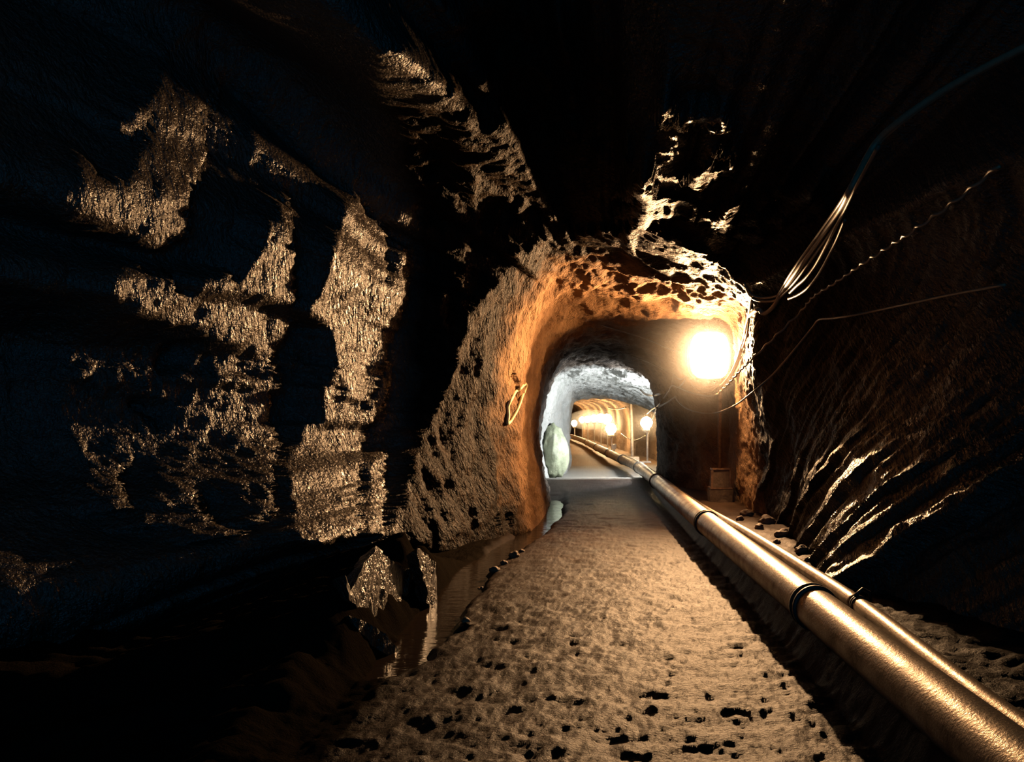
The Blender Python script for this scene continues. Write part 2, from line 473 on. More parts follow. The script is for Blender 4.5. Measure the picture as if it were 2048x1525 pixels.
# ---- where the rock faces turn towards the floodlight (slabs, ribs, hollows): outlines of the lit slabs
LIT = [
    # upper left slab
    (0.9, [(345, 95), (320, 130), (330, 180), (245, 235), (235, 268), (268, 268), (320, 240), (290, 300), (262, 390), (235, 440), (250, 485), (310, 505), (370, 470), (385, 400), (412, 300), (410, 250), (430, 190), (440, 140), (410, 100), (415, 20), (390, 20)]),
    (0.6, [(150, 290), (130, 400), (110, 440), (130, 460), (240, 470), (262, 390), (240, 350), (210, 370), (190, 330)]),
    (0.5, [(455, 75), (470, 80), (450, 110), (445, 100)]),
    # middle left
    (0.75, [(225, 600), (235, 560), (255, 520), (290, 545), (320, 540), (350, 580), (395, 600), (420, 560), (440, 560), (460, 525), (475, 575), (490, 575), (505, 530), (535, 480), (565, 385), (578, 415), (590, 520), (596, 575), (580, 660), (545, 715), (520, 720), (470, 690), (400, 660), (300, 650)]),
    (0.34, [(225, 600), (300, 650), (400, 660), (520, 720), (545, 720), (548, 930), (545, 1020), (450, 1080), (300, 1050), (180, 980), (120, 820), (150, 680)]),
    (0.8, [(490, 755), (520, 758), (535, 775), (520, 785)]),
    # bright slab
    (1.0, [(612, 620), (640, 590), (655, 560), (672, 480), (690, 430), (712, 392), (738, 415), (762, 440), (776, 490), (778, 560), (795, 545), (815, 480), (822, 520), (808, 620), (800, 650), (775, 690), (760, 770), (735, 818), (700, 800), (675, 720), (662, 655), (630, 650), (625, 680)]),
    (0.52, [(672, 720), (700, 800), (735, 825), (760, 780), (782, 690), (778, 780), (765, 830), (730, 860), (720, 960), (722, 1060), (640, 1100), (590, 1070), (582, 920), (615, 850), (630, 835), (640, 850)]),
    (0.46, [(745, 900), (770, 890), (772, 960), (770, 1060), (735, 1080), (738, 960)]),
    # upper slabs
    (0.6, [(750, 90), (780, 110), (840, 90), (900, 175), (925, 175), (950, 255), (910, 275), (870, 300), (830, 290), (800, 260), (765, 285), (757, 240)]),
    (0.85, [(830, 290), (910, 265), (880, 320), (850, 355), (805, 378), (820, 320)]),
    (0.7, [(915, 280), (925, 180), (965, 250), (1040, 262), (1062, 330), (1090, 380), (1117, 440), (1095, 455), (1075, 430), (1055, 390), (1010, 395), (985, 415), (955, 440), (945, 400), (935, 345), (918, 430), (910, 340)]),
    (0.6, [(1045, 380), (1075, 400), (1060, 440), (1035, 440)]),
    # rock face before the orange arch
    (0.44, [(895, 750), (925, 690), (940, 620), (985, 560), (1020, 520), (1080, 480), (1150, 475), (1210, 500), (1500, 560), (1500, 700), (1030, 1090), (1000, 1100), (930, 1110), (860, 1100), (780, 1090), (800, 1000), (850, 870)]),
    (0.9, [(900, 740), (925, 730), (930, 800), (925, 840), (900, 800)]),
    (0.5, [(905, 540), (915, 520), (905, 640), (885, 690), (880, 660)]),
    (0.5, [(945, 440), (960, 430), (950, 560), (925, 640), (930, 560)]),
    # foot slabs by the drain
    (0.5, [(650, 1128), (700, 1180), (752, 1095), (790, 1130), (828, 1135), (832, 1095), (850, 1105), (873, 1130), (875, 1195), (870, 1225), (855, 1200), (825, 1210), (770, 1245), (755, 1220), (700, 1190)]),
    (0.3, [(400, 1255), (430, 1265), (490, 1300), (485, 1330), (450, 1300)]),
    (0.35, [(600, 1180), (700, 1200), (770, 1265), (795, 1300), (770, 1310), (700, 1250)]),
    # ceiling
    (0.9, [(870, 25), (890, 0), (895, 10), (878, 38)]),
    (0.9, [(905, 52), (925, 30), (1005, 0), (1010, 12), (960, 52), (920, 58)]),
    (0.8, [(1008, 48), (1022, 40), (1022, 58)]),
    (0.8, [(1042, 45), (1070, 38), (1066, 70), (1050, 72)]),
    (0.8, [(1112, 55), (1130, 52), (1124, 95), (1158, 118), (1150, 126), (1108, 118), (1104, 92)]),
    (0.5, [(958, 188), (1005, 152), (1004, 165), (970, 192)]),
    (0.45, [(985, 190), (1040, 140), (1062, 122), (1075, 150), (1110, 165), (1085, 195)]),
    (0.7, [(995, 140), (1020, 125), (1022, 145)]),
    (0.8, [(1000, 250), (1055, 225), (1060, 230), (1025, 258)]),
    (0.5, [(1120, 206), (1150, 178), (1160, 208)]),
    (0.9, [(1110, 270), (1155, 262), (1158, 278), (1115, 278)]),
    (0.9, [(1180, 282), (1195, 285), (1190, 290)]),
    (0.9, [(1248, 295), (1265, 305), (1255, 308)]),
    (0.7, [(1300, 225), (1330, 222), (1440, 245), (1465, 255), (1480, 285), (1455, 265), (1400, 250)]),
    (0.9, [(1430, 292), (1480, 305), (1478, 310), (1440, 302)]),
    (0.9, [(1365, 362), (1420, 345), (1495, 330), (1470, 345), (1380, 370)]),
    (0.8, [(1240, 372), (1260, 362), (1322, 372), (1320, 376), (1245, 378)]),
    (0.8, [(1220, 400), (1240, 385), (1290, 385), (1285, 395), (1225, 405)]),
    (0.5, [(1290, 395), (1380, 405), (1400, 420), (1330, 440), (1230, 445), (1222, 440)]),
    (0.9, [(1255, 470), (1300, 430), (1350, 425), (1310, 450), (1260, 498)]),
    (0.7, [(1400, 410), (1440, 420), (1460, 412), (1496, 418), (1440, 428)]),
    (0.7, [(1370, 430), (1430, 436), (1510, 440), (1525, 462), (1500, 445), (1440, 445), (1528, 482), (1520, 490), (1450, 455)]),
    (1.0, [(1520, 370), (1570, 395), (1620, 405), (1652, 425), (1640, 430), (1570, 410)]),
    (0.9, [(1590, 375), (1622, 378), (1630, 395), (1605, 395)]),
    (0.9, [(1545, 418), (1590, 424), (1625, 445), (1580, 435)]),
    (0.9, [(1528, 442), (1572, 455), (1568, 460), (1540, 450)]),
    (0.6, [(1120, 480), (1200, 470), (1300, 470), (1400, 500), (1480, 560), (1500, 600), (1300, 560)]),
    # right wall slabs
    (0.6, [(1490, 1040), (1515, 980), (1540, 890), (1552, 895), (1528, 1000), (1505, 1045)]),
    (0.7, [(1525, 1055), (1550, 985), (1565, 922), (1578, 930), (1572, 980), (1560, 1060), (1600, 1080), (1590, 1100), (1550, 1075)]),
    (0.6, [(1575, 1060), (1600, 970), (1622, 935), (1640, 940), (1635, 1000), (1610, 1060), (1600, 1090)]),
    (0.7, [(1600, 1090), (1625, 1030), (1640, 1005), (1680, 945), (1697, 935), (1692, 975), (1660, 1060), (1630, 1145), (1610, 1130)]),
    (0.6, [(1655, 1160), (1688, 1050), (1700, 1005), (1708, 1030), (1735, 970), (1762, 930), (1750, 990), (1720, 1080), (1690, 1185)]),
    (0.55, [(1710, 1185), (1745, 1100), (1775, 1020), (1800, 930), (1815, 850), (1822, 850), (1830, 920), (1770, 1060), (1725, 1200)]),
    (1.0, [(1770, 1060), (1830, 920), (1860, 850), (1900, 810), (1932, 775), (1938, 790), (1915, 850), (1890, 950), (1840, 1040), (1812, 1085), (1770, 1140), (1730, 1205), (1745, 1150)]),
    (0.4, [(1470, 1040), (1520, 1060), (1600, 1100), (1640, 1150), (1600, 1120), (1520, 1075)]),
]
MW, MH, MX0, MY0, MS = 700, 560, -400, -300, 4.0       # mask raster covers px -400..2400, py -300..1940
mask = np.zeros((MH, MW))
yy, xx = np.mgrid[0:MH, 0:MW]
gx, gy = MX0 + (xx + 0.5) * MS, MY0 + (yy + 0.5) * MS
for val, poly in LIT:
    ins = np.zeros((MH, MW), bool)
    n = len(poly)
    for a in range(n):
        x1, y1 = poly[a]
        x2, y2 = poly[(a + 1) % n]
        if y1 == y2:
            continue
        c = ((y1 > gy) != (y2 > gy)) & (gx < (x2 - x1) * (gy - y1) / (y2 - y1) + x1)
        ins ^= c
    mask = np.where(ins, np.maximum(mask, val), mask)

dil = mask.copy()
for ay, ax in ((1, 0), (-1, 0), (0, 1), (0, -1)):
    dil = np.maximum(dil, np.roll(mask, (ay, ax), (0, 1)))
mask = np.where((gy < 520) & (gx > 880) & ~((gx < 1130) & (gy > 240 + .0 * gx)), dil, mask)
LAMP = np.array([(1418 - CX) / F * 10.2, 10.12, H - (712 - CY) / F * 10.2])      # floodlight bulb
TAPER_D = 9.3

foot = np.clip((6.7 - U) / 0.5, 0, 1)
hgt = np.zeros_like(B[..., 0])
h = np.zeros(NU)
sline = np.zeros(NU)
fleckw = np.zeros_like(hgt)
MARG = np.where((U > 4.3) & (U < 6.3), 0.06, np.where((U > 3.35) & (U < 5), 0.08, 0.17))
KNOB = np.where((U > 3.9) & (U < 5.3), 0.06, np.where((U > 4.3) & (U < 6.3), 0.06, 0.004))
RISE = np.where((U > 4.3) & (U < 6.3), 3.0, 1.8)
start = int(np.argmax(D < TAPER_D))
ker = np.array([1, 2, 3, 2, 1.]) / 9
for i in range(start, len(D)):
    dd = D[i - 1] - D[i]
    if D[i] < 0.7:
        hgt[i] = h
        continue
    P = B[i] + Nd[i] * h[:, None]
    px = CX + F * P[:, 0] / P[:, 1]
    py = CY - F * (P[:, 2] - H) / P[:, 1]
    w1 = perlin(P[:, 0] * 9, P[:, 1] * 9, P[:, 2] * 3) * 9
    w2 = perlin(P[:, 0] * 9 + 40, P[:, 1] * 9, P[:, 2] * 3) * 14
    mi = np.clip(((px + w1 - MX0) / MS).astype(int), 0, MW - 1)
    mj = np.clip(((py + w2 - MY0) / MS).astype(int), 0, MH - 1)
    m = mask[mj, mi]
    faint = (m > 0.05) & (m < 0.43) & (U < 4.6)
    m = np.where(faint & (perlin(P[:, 0] * 2.2, (P[:, 1] - .25 * P[:, 2]) * 4.5, P[:, 2] * 1.6) < -0.28), 0, m)
    L = LAMP - P
    L /= np.linalg.norm(L, axis=1)[:, None]
    nl = np.sum(Nn[i] * L, 1)
    tl = np.maximum(L[:, 1], 0.35)
    wf = foot * min(1, (TAPER_D - D[i]) / 0.4)
    graze = nl / tl
    knob = np.where((D[i] < 7.8) & (py < 330) & ((px > 1130) | (py < 20) | (U > 4.3)), KNOB, 0.004)
    sline = sline - graze * dd * min(1, (TAPER_D - D[i]) / 0.4)
    lit = np.clip((nl - 0.50 * m ** 1.5 - 0.03) / tl, -0.12, 0.30 + 0.3 * np.clip((U - .6) / 1.2, 0, 1) * (U < 3.6))
    lit = np.where(U > 6.3, np.clip((nl - 0.10 - 0.24 * m) / tl, -0.22, 0.3), lit)
    h_lit = np.minimum(np.maximum(h - lit * dd * wf, sline + knob), h + RISE * dd)
    h_lit = np.where((m < 0.43) & (U < 4.6), np.maximum(sline - 0.010, h - 1.2 * dd), h_lit)
    fleckw[i] = (m > 0.05) & (m < 0.43) & (U < 4.6)
    h_dark = np.maximum(sline - MARG * wf, h - np.where((U > 3.35) & (U < 4.4), 1.5, 3.5) * dd * wf)
    kw = 18
    cs = np.cumsum(np.pad(h, (kw + 1, kw), mode='edge'))
    wide = (cs[2 * kw + 1:] - cs[:-2 * kw - 1]) / (2 * kw + 1)
    k_ = np.where(m > 0.05, 0, np.clip(dd / np.where(U > 4.3, 0.15, 0.45), 0, 1)) * foot
    sline = sline + np.minimum(wide - h, 0) * k_ * ((U < 2.4) | (U > 6.3))
    h_dark = np.minimum(h_dark, h + np.minimum(wide - h, 0) * k_)
    h = np.where(m > 0.05, h_lit, h_dark)
    sline = np.maximum(sline, h - knob)
    h = np.clip(h, -4.0, 0.3) * (foot > 0)
    sline = sline * (foot > 0)
    hp = np.pad(h, 2, mode='edge')
    h = h + foot * 0.12 * (np.convolve(hp, ker, 'valid') - h)
    hgt[i] = h
P0 = B + Nd * hgt[..., None]

# ---- rock relief
X, Y, Z = P0[..., 0], P0[..., 1], P0[..., 2]
near = np.clip((9.2 - Y) / 1.2, 0, 1)
leftw = np.clip((4.6 - U) / 0.8, 0, 1)[None, :]
rightw = np.clip((U - 6.2) / 0.8, 0, 1)[None, :]
ceilw = np.clip(1 - leftw - rightw, 0, 1)
yl = Y - 0.25 * Z
yr = Y + 1.1 * Z
stri_l = fbm(X * 3, yl * 7, (Z + .25 * Y) * 0.9, 4)
stri_r = fbm(X * 3, yr * 7, (Z - .9 * Y) * 0.6, 4)
stri_c = fbm((X + .5 * Y) * 1.1, (Y - .45 * X) * 6, Z * 5, 4)
blocky = fbm(X * 2.2 + 9, Y * 2.2, Z * 2.2, 4)
chunk = np.abs(fbm(X * 1.6, Y * 2.4 + 3, Z * 1.6, 3))
fine = fbm(X * 9, Y * 9, Z * 9, 3)
fleck = fbm(yl * 16, (Z + .25 * Y) * 5, X * 8, 3)
rel_near = 0.045 * (leftw * stri_l + rightw * stri_r * 1.2 + ceilw * stri_c * 1.1) + 0.012 * fine + 0.03 * blocky + 0.03 * fleck * leftw + 0.07 * fleckw * np.clip(fbm(yl * 22, (Z + .25 * Y) * 9, X * 11, 2) - 0.06, 0, 1)
rel_far = 0.09 * blocky + 0.035 * np.abs(fbm(X * 5, Y * 5, Z * 5, 3)) + 0.16 * (0.2 - chunk) * np.clip((U - 2.6) / .8, 0, 1)[None, :] * np.clip((7.4 - U) / .8, 0, 1)[None, :] + 0.022 * fine
far_amp = np.where(Y > 19, 0.6, 1.0)
frib = fbm(X * 1.5, (Y - .22 * Z) * 3.4, Z * .7 + 3, 4, True)
rel_near = rel_near + leftw * 0.16 * (frib - .45) * np.clip((Y - 6.3) / .6, 0, 1) * np.clip((X + 1.75) / .3, 0, 1)
RIBS = [(9.35, .9, .05), (8.45, .78, .06), (7.55, .8, .07), (6.85, .84, .075), (6.2, .9, .075), (5.86, 1.1, .06), (5.44, 1.36, .13)]
vv_ = Y + 1.1 * Z + 0.10 * fbm(X * 2, Y * 2.5, Z * 2.5, 3) + 0.03 * fbm(X * 7, Y * 7, Z * 7, 2)
rib = np.zeros_like(Y)
for vc, zt, ht in RIBS:
    w_ = .20 if vc > 6 else .42
    up = np.clip(1 - (vv_ - vc) / w_, 0, 1) * (vv_ >= vc) + np.clip(1 - (vc - vv_) / .05, 0, 1) * (vv_ < vc)
    rib = np.maximum(rib, ht * up * np.clip((zt + .25 - Z) / .3, 0, 1))
rib *= np.clip((U - 7.3) / .5, 0, 1)[None, :] * (Y < 9.6)
rel = near * rel_near + (1 - near) * rel_far * far_amp
edge = np.clip(U / 0.5, 0, 1) * np.clip((10 - U) / 0.5, 0, 1)
P1 = P0 + Nn * (rel * edge + rib)[..., None]

# cracks in the orange rock and the jagged foot of it
CRACKS = [(.10, [(1026, 740), (1030, 742), (1034, 756), (1038, 768), (1039, 778), (1036, 800), (1033, 792), (1032, 770), (1024, 752)]), (.06, [(1027, 810), (1030, 812), (1029, 820), (1026, 818)]),
          (.10, [(990, 1035), (1000, 1028), (1002, 1050), (992, 1062)]), (.10, [(1012, 1028), (1024, 1026), (1028, 1050), (1020, 1058)])]
ppx = CX + F * P1[..., 0] / np.maximum(P1[..., 1], .3)
ppy = CY - F * (P1[..., 2] - H) / np.maximum(P1[..., 1], .3)
for dep, poly in CRACKS:
    ins = np.zeros(ppx.shape, bool)
    for a in range(len(poly)):
        (x1, y1), (x2, y2) = poly[a], poly[(a + 1) % len(poly)]
        if y1 != y2:
            ins ^= ((y1 > ppy) != (y2 > ppy)) & (ppx < (x2 - x1) * (ppy - y1) / (y2 - y1) + x1)
    ins &= (Y > 7) & (Y < 11)
    P1 = P1 - Nn * (dep * ins)[..., None]

JL, JR = int(NU * 0.42), int(NU * 0.60)
flip = sg > 0
wall_left = fast_grid('wall_left', P1[:, :JL + 1], M_left, flip)
ceiling = fast_grid('ceiling', P1[:, JL:JR + 1], M_ceil, flip)
wall_right = fast_grid('wall_right', P1[:, JR:], M_right, flip)
for o in (wall_left, ceiling, wall_right):
    tag(o, kind='structure')

# far end of the drift
ring = P1[0]
vs = [tuple(p) for p in ring] + [(-1.6, 50.4, 0.8)]
wall_end = link_mesh('wall_end', vs, [(j, j + 1, NU) for j in range(NU - 1)], M_left)
tag(wall_end, kind='structure')

# ------------------------------------------------------------------ floor
fy = [-2.5, -1.5, -.5, .3]
d = 1.0
while d < 50.2:
    fy.append(d)
    d += max(0.0058 * d, 0.012) if d < 25 else 0.2
fx = np.concatenate([np.linspace(-8.0, -3.6, 20), np.linspace(-3.6, -1.2, 60)[1:], np.linspace(-1.2, 1.5, 360)[1:], np.linspace(1.5, 3.4, 70)[1:]])
FX, FY = np.meshgrid(fx, np.array(fy))
bend = np.interp(FY, [0, 17, 22, 26, 31, 37, 44, 51], [0, 0, 0, -.15, -.4, -.85, -1.5, -2.3])
lx = np.interp(FY, kd, kp[:, 0, 0])                       # left wall foot
z = np.zeros_like(FX)
q = FX - lx
# drain along the left foot
wand = 0.06 * perlin(FY * 1.1, 3, 3) + 0.035 * perlin(FY * 4.1, 3, 9)
dr = np.exp(-((q - 0.05 - wand) / 0.15) ** 4)
z -= 0.13 * dr * np.clip((13.5 - FY) / 2, 0, 1) * np.clip((FY - 3.9) / .5, 0, 1)
z -= 0.03 * np.clip((-FX - 0.15), 0, 1) * (FY < 13)
q2 = -q - 0.06 - wand
rid = (0.30 + 0.16 * perlin(FY * 2.1 + FX * .6, 7, 1) + 0.10 * perlin(FY * 6.3 + FX * 2, 2, 5)) * np.clip((7.2 - FY) / 1.2, 0, 1) * np.clip((FY - 2.6) / 2.2, .25, 1)
z += np.where(q2 > 0, rid * np.clip(q2 / .2, 0, 1) - 0.36 * np.clip(q2 - .22, 0, 1.6) * np.clip((7.5 - FY) / 1.2, 0, 1), 0)
sm = np.clip((FX - bend - 1.03) / 0.12, 0, 1)
z += 0.14 * sm * sm * (3 - 2 * sm) * np.clip((16.5 - FY) / 1.5, 0, 1)     # rubble bench the pipes lie on
z += 0.12 * np.exp(-((FY - 14.4) / 1.0) ** 2) * (1 - sm)                   # low hump across the path
lump = fbm(FX * 4.2, FY * 6.5, 0, 4)
fine = fbm(FX * 17, FY * 17, 3, 3)
pit = 3.2 * np.clip(perlin(FX * 3.6, FY * 4.4, 8) + .25 * perlin(FX * 9, FY * 9, 4) - 0.53, 0, 1) ** 2 * np.clip(perlin(FX * 1.2, FY * .9, 2) + .3, 0, 1)
amp = np.clip((12 - FY) / 7, 0.25, 1)
z += amp * (0.034 * lump + 0.013 * fine - 0.13 * pit)
z += (0.022 * perlin(FX * .3, FY * 0.75, 1) + .035 * perlin(FX * .2, FY * .5, 6) * (FY > 17.5)) * np.clip((FY - 12) / 5, 0, 1)
rough_side = np.clip((FX - 1.15) / .4, 0, 1) + np.clip((-FX - .5) / .4, 0, 1)
z += 0.025 * rough_side * fbm(FX * 6, FY * 6, 5, 4)
FP = np.stack([FX + np.where(np.abs(FX) < 9, bend, 0), FY, z], -1)

mF, nt, out = mat('trodden_earth')
tc = N(nt, 'ShaderNodeTexCoord').outputs['Object']
nz = noise(nt, tc, 2.2, 6, 0.65)
ng = noise(nt, mapping(nt, tc, (0, 0, 0), (60, 75, 60)), 1.0, 4, 0.7)
cc = ramp(nt, nz, [(0.3, (0.014, 0.0068, 0.004)), (0.55, (0.028, 0.0145, 0.0085)), (0.75, (0.039, 0.022, 0.013))])
sepx = N(nt, 'ShaderNodeSeparateXYZ')
nt.links.new(tc, sepx.inputs[0])
left_fac = N(nt, 'ShaderNodeMapRange', clamp=True)  # path colour changes towards its left side
nt.links.new(math_node(nt, 'ADD', sepx.outputs['X'], math_node(nt, 'MULTIPLY', nz, 0.5)), left_fac.inputs['Value'])
left_fac.inputs['From Min'].default_value = -0.48
left_fac.inputs['From Max'].default_value = 0.05
cc = mix(nt, left_fac.outputs['Result'], (0.022, 0.014, 0.01), cc)
bank_fac = N(nt, 'ShaderNodeMapRange', clamp=True)  # floor beyond the drain is darkest and has no specular
nt.links.new(math_node(nt, 'ADD', sepx.outputs['X'], math_node(nt, 'MULTIPLY', nz, 0.2)), bank_fac.inputs['Value'])
bank_fac.inputs['From Min'].default_value = -0.84
bank_fac.inputs['From Max'].default_value = -0.72
cc = mix(nt, bank_fac.outputs['Result'], (0.010, 0.008, 0.006), cc)
rocky = math_node(nt, 'GREATER_THAN', sepx.outputs['X'], 1.22)
cc = mix(nt, rocky, cc, (0.07, 0.043, 0.027))
wall_shade = math_node(nt, 'MULTIPLY', math_node(nt, 'GREATER_THAN', sepx.outputs['X'], 1.40), math_node(nt, 'LESS_THAN', sepx.outputs['Y'], 5.0))  # shade at the foot of the right wall, put into the floor colour
cc = mix(nt, wall_shade, cc, (0.012, 0.008, 0.0055))
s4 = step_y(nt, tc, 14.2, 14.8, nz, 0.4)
s5 = step_y(nt, tc, 18.5, 20.0, nz, 0.4)
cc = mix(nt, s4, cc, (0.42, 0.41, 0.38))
cc = mix(nt, s5, cc, (0.24, 0.16, 0.1))
b = N(nt, 'ShaderNodeBsdfPrincipled', Roughness=0.52)
nt.links.new(mix(nt, left_fac.outputs['Result'], mix(nt, bank_fac.outputs['Result'], (0.0, 0.0, 0.0), (0.05, 0.05, 0.05)), (0.1, 0.1, 0.1)), b.inputs['Specular IOR Level'])
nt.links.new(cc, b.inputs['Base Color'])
nt.links.new(bump(nt, ng, 0.9, 0.012), b.inputs['Normal'])
nt.links.new(b.outputs[0], out.inputs['Surface'])
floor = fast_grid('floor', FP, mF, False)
tag(floor, kind='structure')

# water lying in the drain
mW, nt, out = mat('drain_water')
tc = N(nt, 'ShaderNodeTexCoord').outputs['Object']
b = N(nt, 'ShaderNodeBsdfPrincipled', Roughness=0.09, IOR=1.33)
b.inputs['Base Color'].default_value = (0.02, 0.014, 0.01, 1)
b.inputs['Specular IOR Level'].default_value = 0.2
nt.links.new(bump(nt, noise(nt, mapping(nt, tc, (0, 0, 0), (4, 13, 4)), 1.0, 3, 0.5), 0.5, 0.012), b.inputs['Normal'])
nt.links.new(b.outputs[0], out.inputs['Surface'])
wy = np.linspace(3.85, 13.2, 120)
wl = np.interp(wy, kd, kp[:, 0, 0])
WP = np.stack([np.stack([wl + o + .05, wy, np.full_like(wy, -0.068)], -1) for o in np.linspace(-0.30, 0.26, 9)], 1)
water = fast_grid('water', WP, mW, True)
tag(water, 'narrow strip of still brown water in the drain below the left rock wall', 'water', kind='stuff')

# ------------------------------------------------------------------ ray helper on the shell
bv = []
for o in (wall_left, ceiling, wall_right, floor):
    me = o.data
    bv.append(BVHTree.FromPolygons([v.co[:] for v in me.vertices], [p.vertices[:] for p in me.polygons]))
EYE = Vector((0, 0, H))


def wall_depth(px, py):
    dr = at(px, py, 10) - EYE
    dr.normalize()
    best = None
    for t in bv:
        hit = t.ray_cast(EYE, dr)
        if hit[0] is not None and (best is None or hit[0].y < best):
            best = hit[0].y
    return best if best else 40.0


def on(px, py, dmax, gap=0.05):
    """a point seen at (px, py), at depth dmax or just proud of the rock, whichever is nearer"""
    return at(px, py, min(dmax, wall_depth(px, py) - gap))


# ------------------------------------------------------------------ materials of the fittings
M_pipe = None
mP, nt, out = mat('galvanised_pipe')
tc = N(nt, 'ShaderNodeTexCoord').outputs['Object']
nz = noise(nt, tc, 7, 6, 0.7)
nf = noise(nt, tc, 70, 3, 0.7)
b = N(nt, 'ShaderNodeBsdfPrincipled', Metallic=0.75)
nt.links.new(ramp(nt, nz, [(0.32, (0.10, 0.06, 0.032)), (0.5, (0.28, 0.21, 0.145)), (0.7, (0.40, 0.33, 0.25))]), b.inputs['Base Color'])
nt.links.new(ramp(nt, nz, [(0.3, (0.48, 0.48, 0.48)), (0.7, (0.30, 0.30, 0.30))]), b.inputs['Roughness'])
nt.links.new(bump(nt, nf, 0.5, 0.004), b.inputs['Normal'])
nt.links.new(b.outputs[0], out.inputs['Surface'])
M_pipe = mP
M_band = simple('dark_coupling_rubber', (0.05, 0.04, 0.032), 0.5, 0.2, grime=(0.025, 0.02, 0.016))
M_cable = simple('pale_cable_sheath', (0.26, 0.2, 0.135), 0.42, grime=(0.2, 0.14, 0.09), scale=30)
M_cable_d = simple('dark_cable_sheath', (0.16, 0.12, 0.085), 0.4, grime=(0.07, 0.05, 0.035), scale=30)
M_steel = simple('painted_steel', (0.33, 0.2, 0.11), 0.5, 0.3, grime=(0.16, 0.09, 0.05), scale=25)
M_white = simple('white_painted_steel', (0.75, 0.73, 0.7), 0.4, grime=(0.5, 0.46, 0.4), scale=12)
M_refl = simple('white_reflector', (0.86, 0.84, 0.8), 0.35)
M_conc = simple('rough_concrete', (0.15, 0.105, 0.07), 0.85, grime=(0.09, 0.06, 0.04), scale=18, bumpd=0.01)
M_bulb = simple('lit_bulb', (1, 0.9, 0.7), 0.3, emit=((1.0, 0.72, 0.4), 60))
M_globe = simple('lit_globe', (1, 0.9, 0.7), 0.3, emit=((1.0, 0.66, 0.32), 130))
M_paint = simple('yellow_white_paint', (0.86, 0.76, 0.42), 0.6)
M_stone = simple('loose_stone', (0.2, 0.13, 0.085), 0.7, grime=(0.11, 0.07, 0.045), scale=9, bumpd=0.01)


def ground(x, y):
    best = 0.0
    hit = bv[3].ray_cast(Vector((x, y, 3)), Vector((0, 0, -1)))
    return hit[0].z if hit[0] is not None else best


# ------------------------------------------------------------------ the two pipes
PIPE = [(1.16, .8, .255), (1.15, 2.4, .255), (1.13, 4.14, .25), (1.07, 7.3, .25), (1.035, 10.5, .25), (1.015, 13.4, .25),
        (.955, 16.5, .235), (.80, 19, .215), (.62, 22, .2), (.44, 24.8, .195), (.19, 29, .19), (-.1, 33.6, .19), (-.55, 38.5, .19), (-1.05, 43.5, .19)]
JOINTS = [4.2, 7.45, 12.1, 15.4, 18.6, 22.0, 26.0, 31.0]
fine_path = catmull(PIPE, 16)


def path_at(path, y):
    for a, c in zip(path, path[1:]):
        if a.y <= y <= c.y:
            return a.lerp(c, (y - a.y) / (c.y - a.y))
    return path[-1]


def cut(path, y0, y1):
    return [path_at(path, y0)] + [p for p in path if y0 + .02 < p.y < y1 - .02] + [path_at(path, y1)]


def pipeline(name, path, r, joints, label, cat, y_end):
    root = thing(name, path[0], label, cat)
    ys = [path[0].y + .001] + joints + [y_end]
    inv = -path[0]
    for a, c in zip(ys, ys[1:]):
        tube('pipe_section', [p + inv for p in cut(path, a + .012, c - .012)], r, M_pipe, root, 28)
    for j in joints:
        p = path_at(path, j) + inv
        t = (path_at(path, j + .15) - path_at(path, j - .15)).normalized()
        w, e = r * 0.42, r * 1.13
        lathe('coupling', [(r * .97, -w), (e, -w), (e, -w * .55), (r * 1.04, -w * .45), (r * 1.04, w * .45), (e, w * .55), (e, w), (r * .97, w)], M_band, root, 28, t, p)
    return root


pipeline('water_pipe', fine_path, .1, JOINTS, 'thick jointed metal pipe lying along the right edge of the path', 'pipe', 43.4)
THIN = catmull([(1.36, .8, .225), (1.36, 2.64, .225), (1.365, 3.04, .225), (1.42, 4.4, .215), (1.40, 5.5, .215), (1.355, 7.0, .21), (1.27, 8.6, .205), (1.22, 10.5, .2), (1.19, 13.4, .2), (1.14, 15.0, .19)], 14)
tp = pipeline('air_pipe', THIN, .042, [4.4], 'thinner metal pipe lying between the thick pipe and the right rock wall', 'pipe', 15.0)
pp = path_at(THIN, 4.46) - THIN[0]
tube('hose_clamp', [pp + Vector(v) for v in ((-.02, -.05, .045), (.03, -.02, .075), (.075, .01, .05), (.085, .02, .0))], .009, M_band, tp, 8)

# ------------------------------------------------------------------ floodlight on its stand
LB = Vector(LAMP)
fdir = Vector((.32, -1, .1)).normalized()
fx_ = Vector((1, -.05, 0)).normalized()
fz_ = fx_.cross(fdir) * -1
if fz_.z < 0:
    fz_ = -fz_
px_, py_ = 1.655, 10.42
gz = ground(px_, py_)
fl = thing('floodlight', (px_, py_, gz), 'blazing floodlight on a thin pole and square base in the right recess', 'lamp')
off = Vector((px_, py_, gz))


def dish(inner):
    V, Fc = [], []
    rings = [(1.0, 0.0), (.98, .05), (.9, .12), (.7, .18), (.4, .205), (.02, .21)]
    seg = 40
    hw, hh = (.225, .30) if inner else (.24, .315)
    for s, dep in rings:
        for k in range(seg):
            a = 2 * math.pi * k / seg
            ca, sa = math.cos(a), math.sin(a)
            x = math.copysign(abs(ca) ** .55, ca) * hw * s
            zz = math.copysign(abs(sa) ** .55, sa) * hh * s
            dd = dep if inner else dep + (.012 if dep > 0 else 0)
            V.append(LB - off + fx_ * x + fz_ * zz - fdir * dd)
    for i in range(len(rings) - 1):
        for k in range(seg):
            k2 = (k + 1) % seg
            Fc.append((i * seg + k, i * seg + k2, (i + 1) * seg + k2, (i + 1) * seg + k))
    return V, Fc


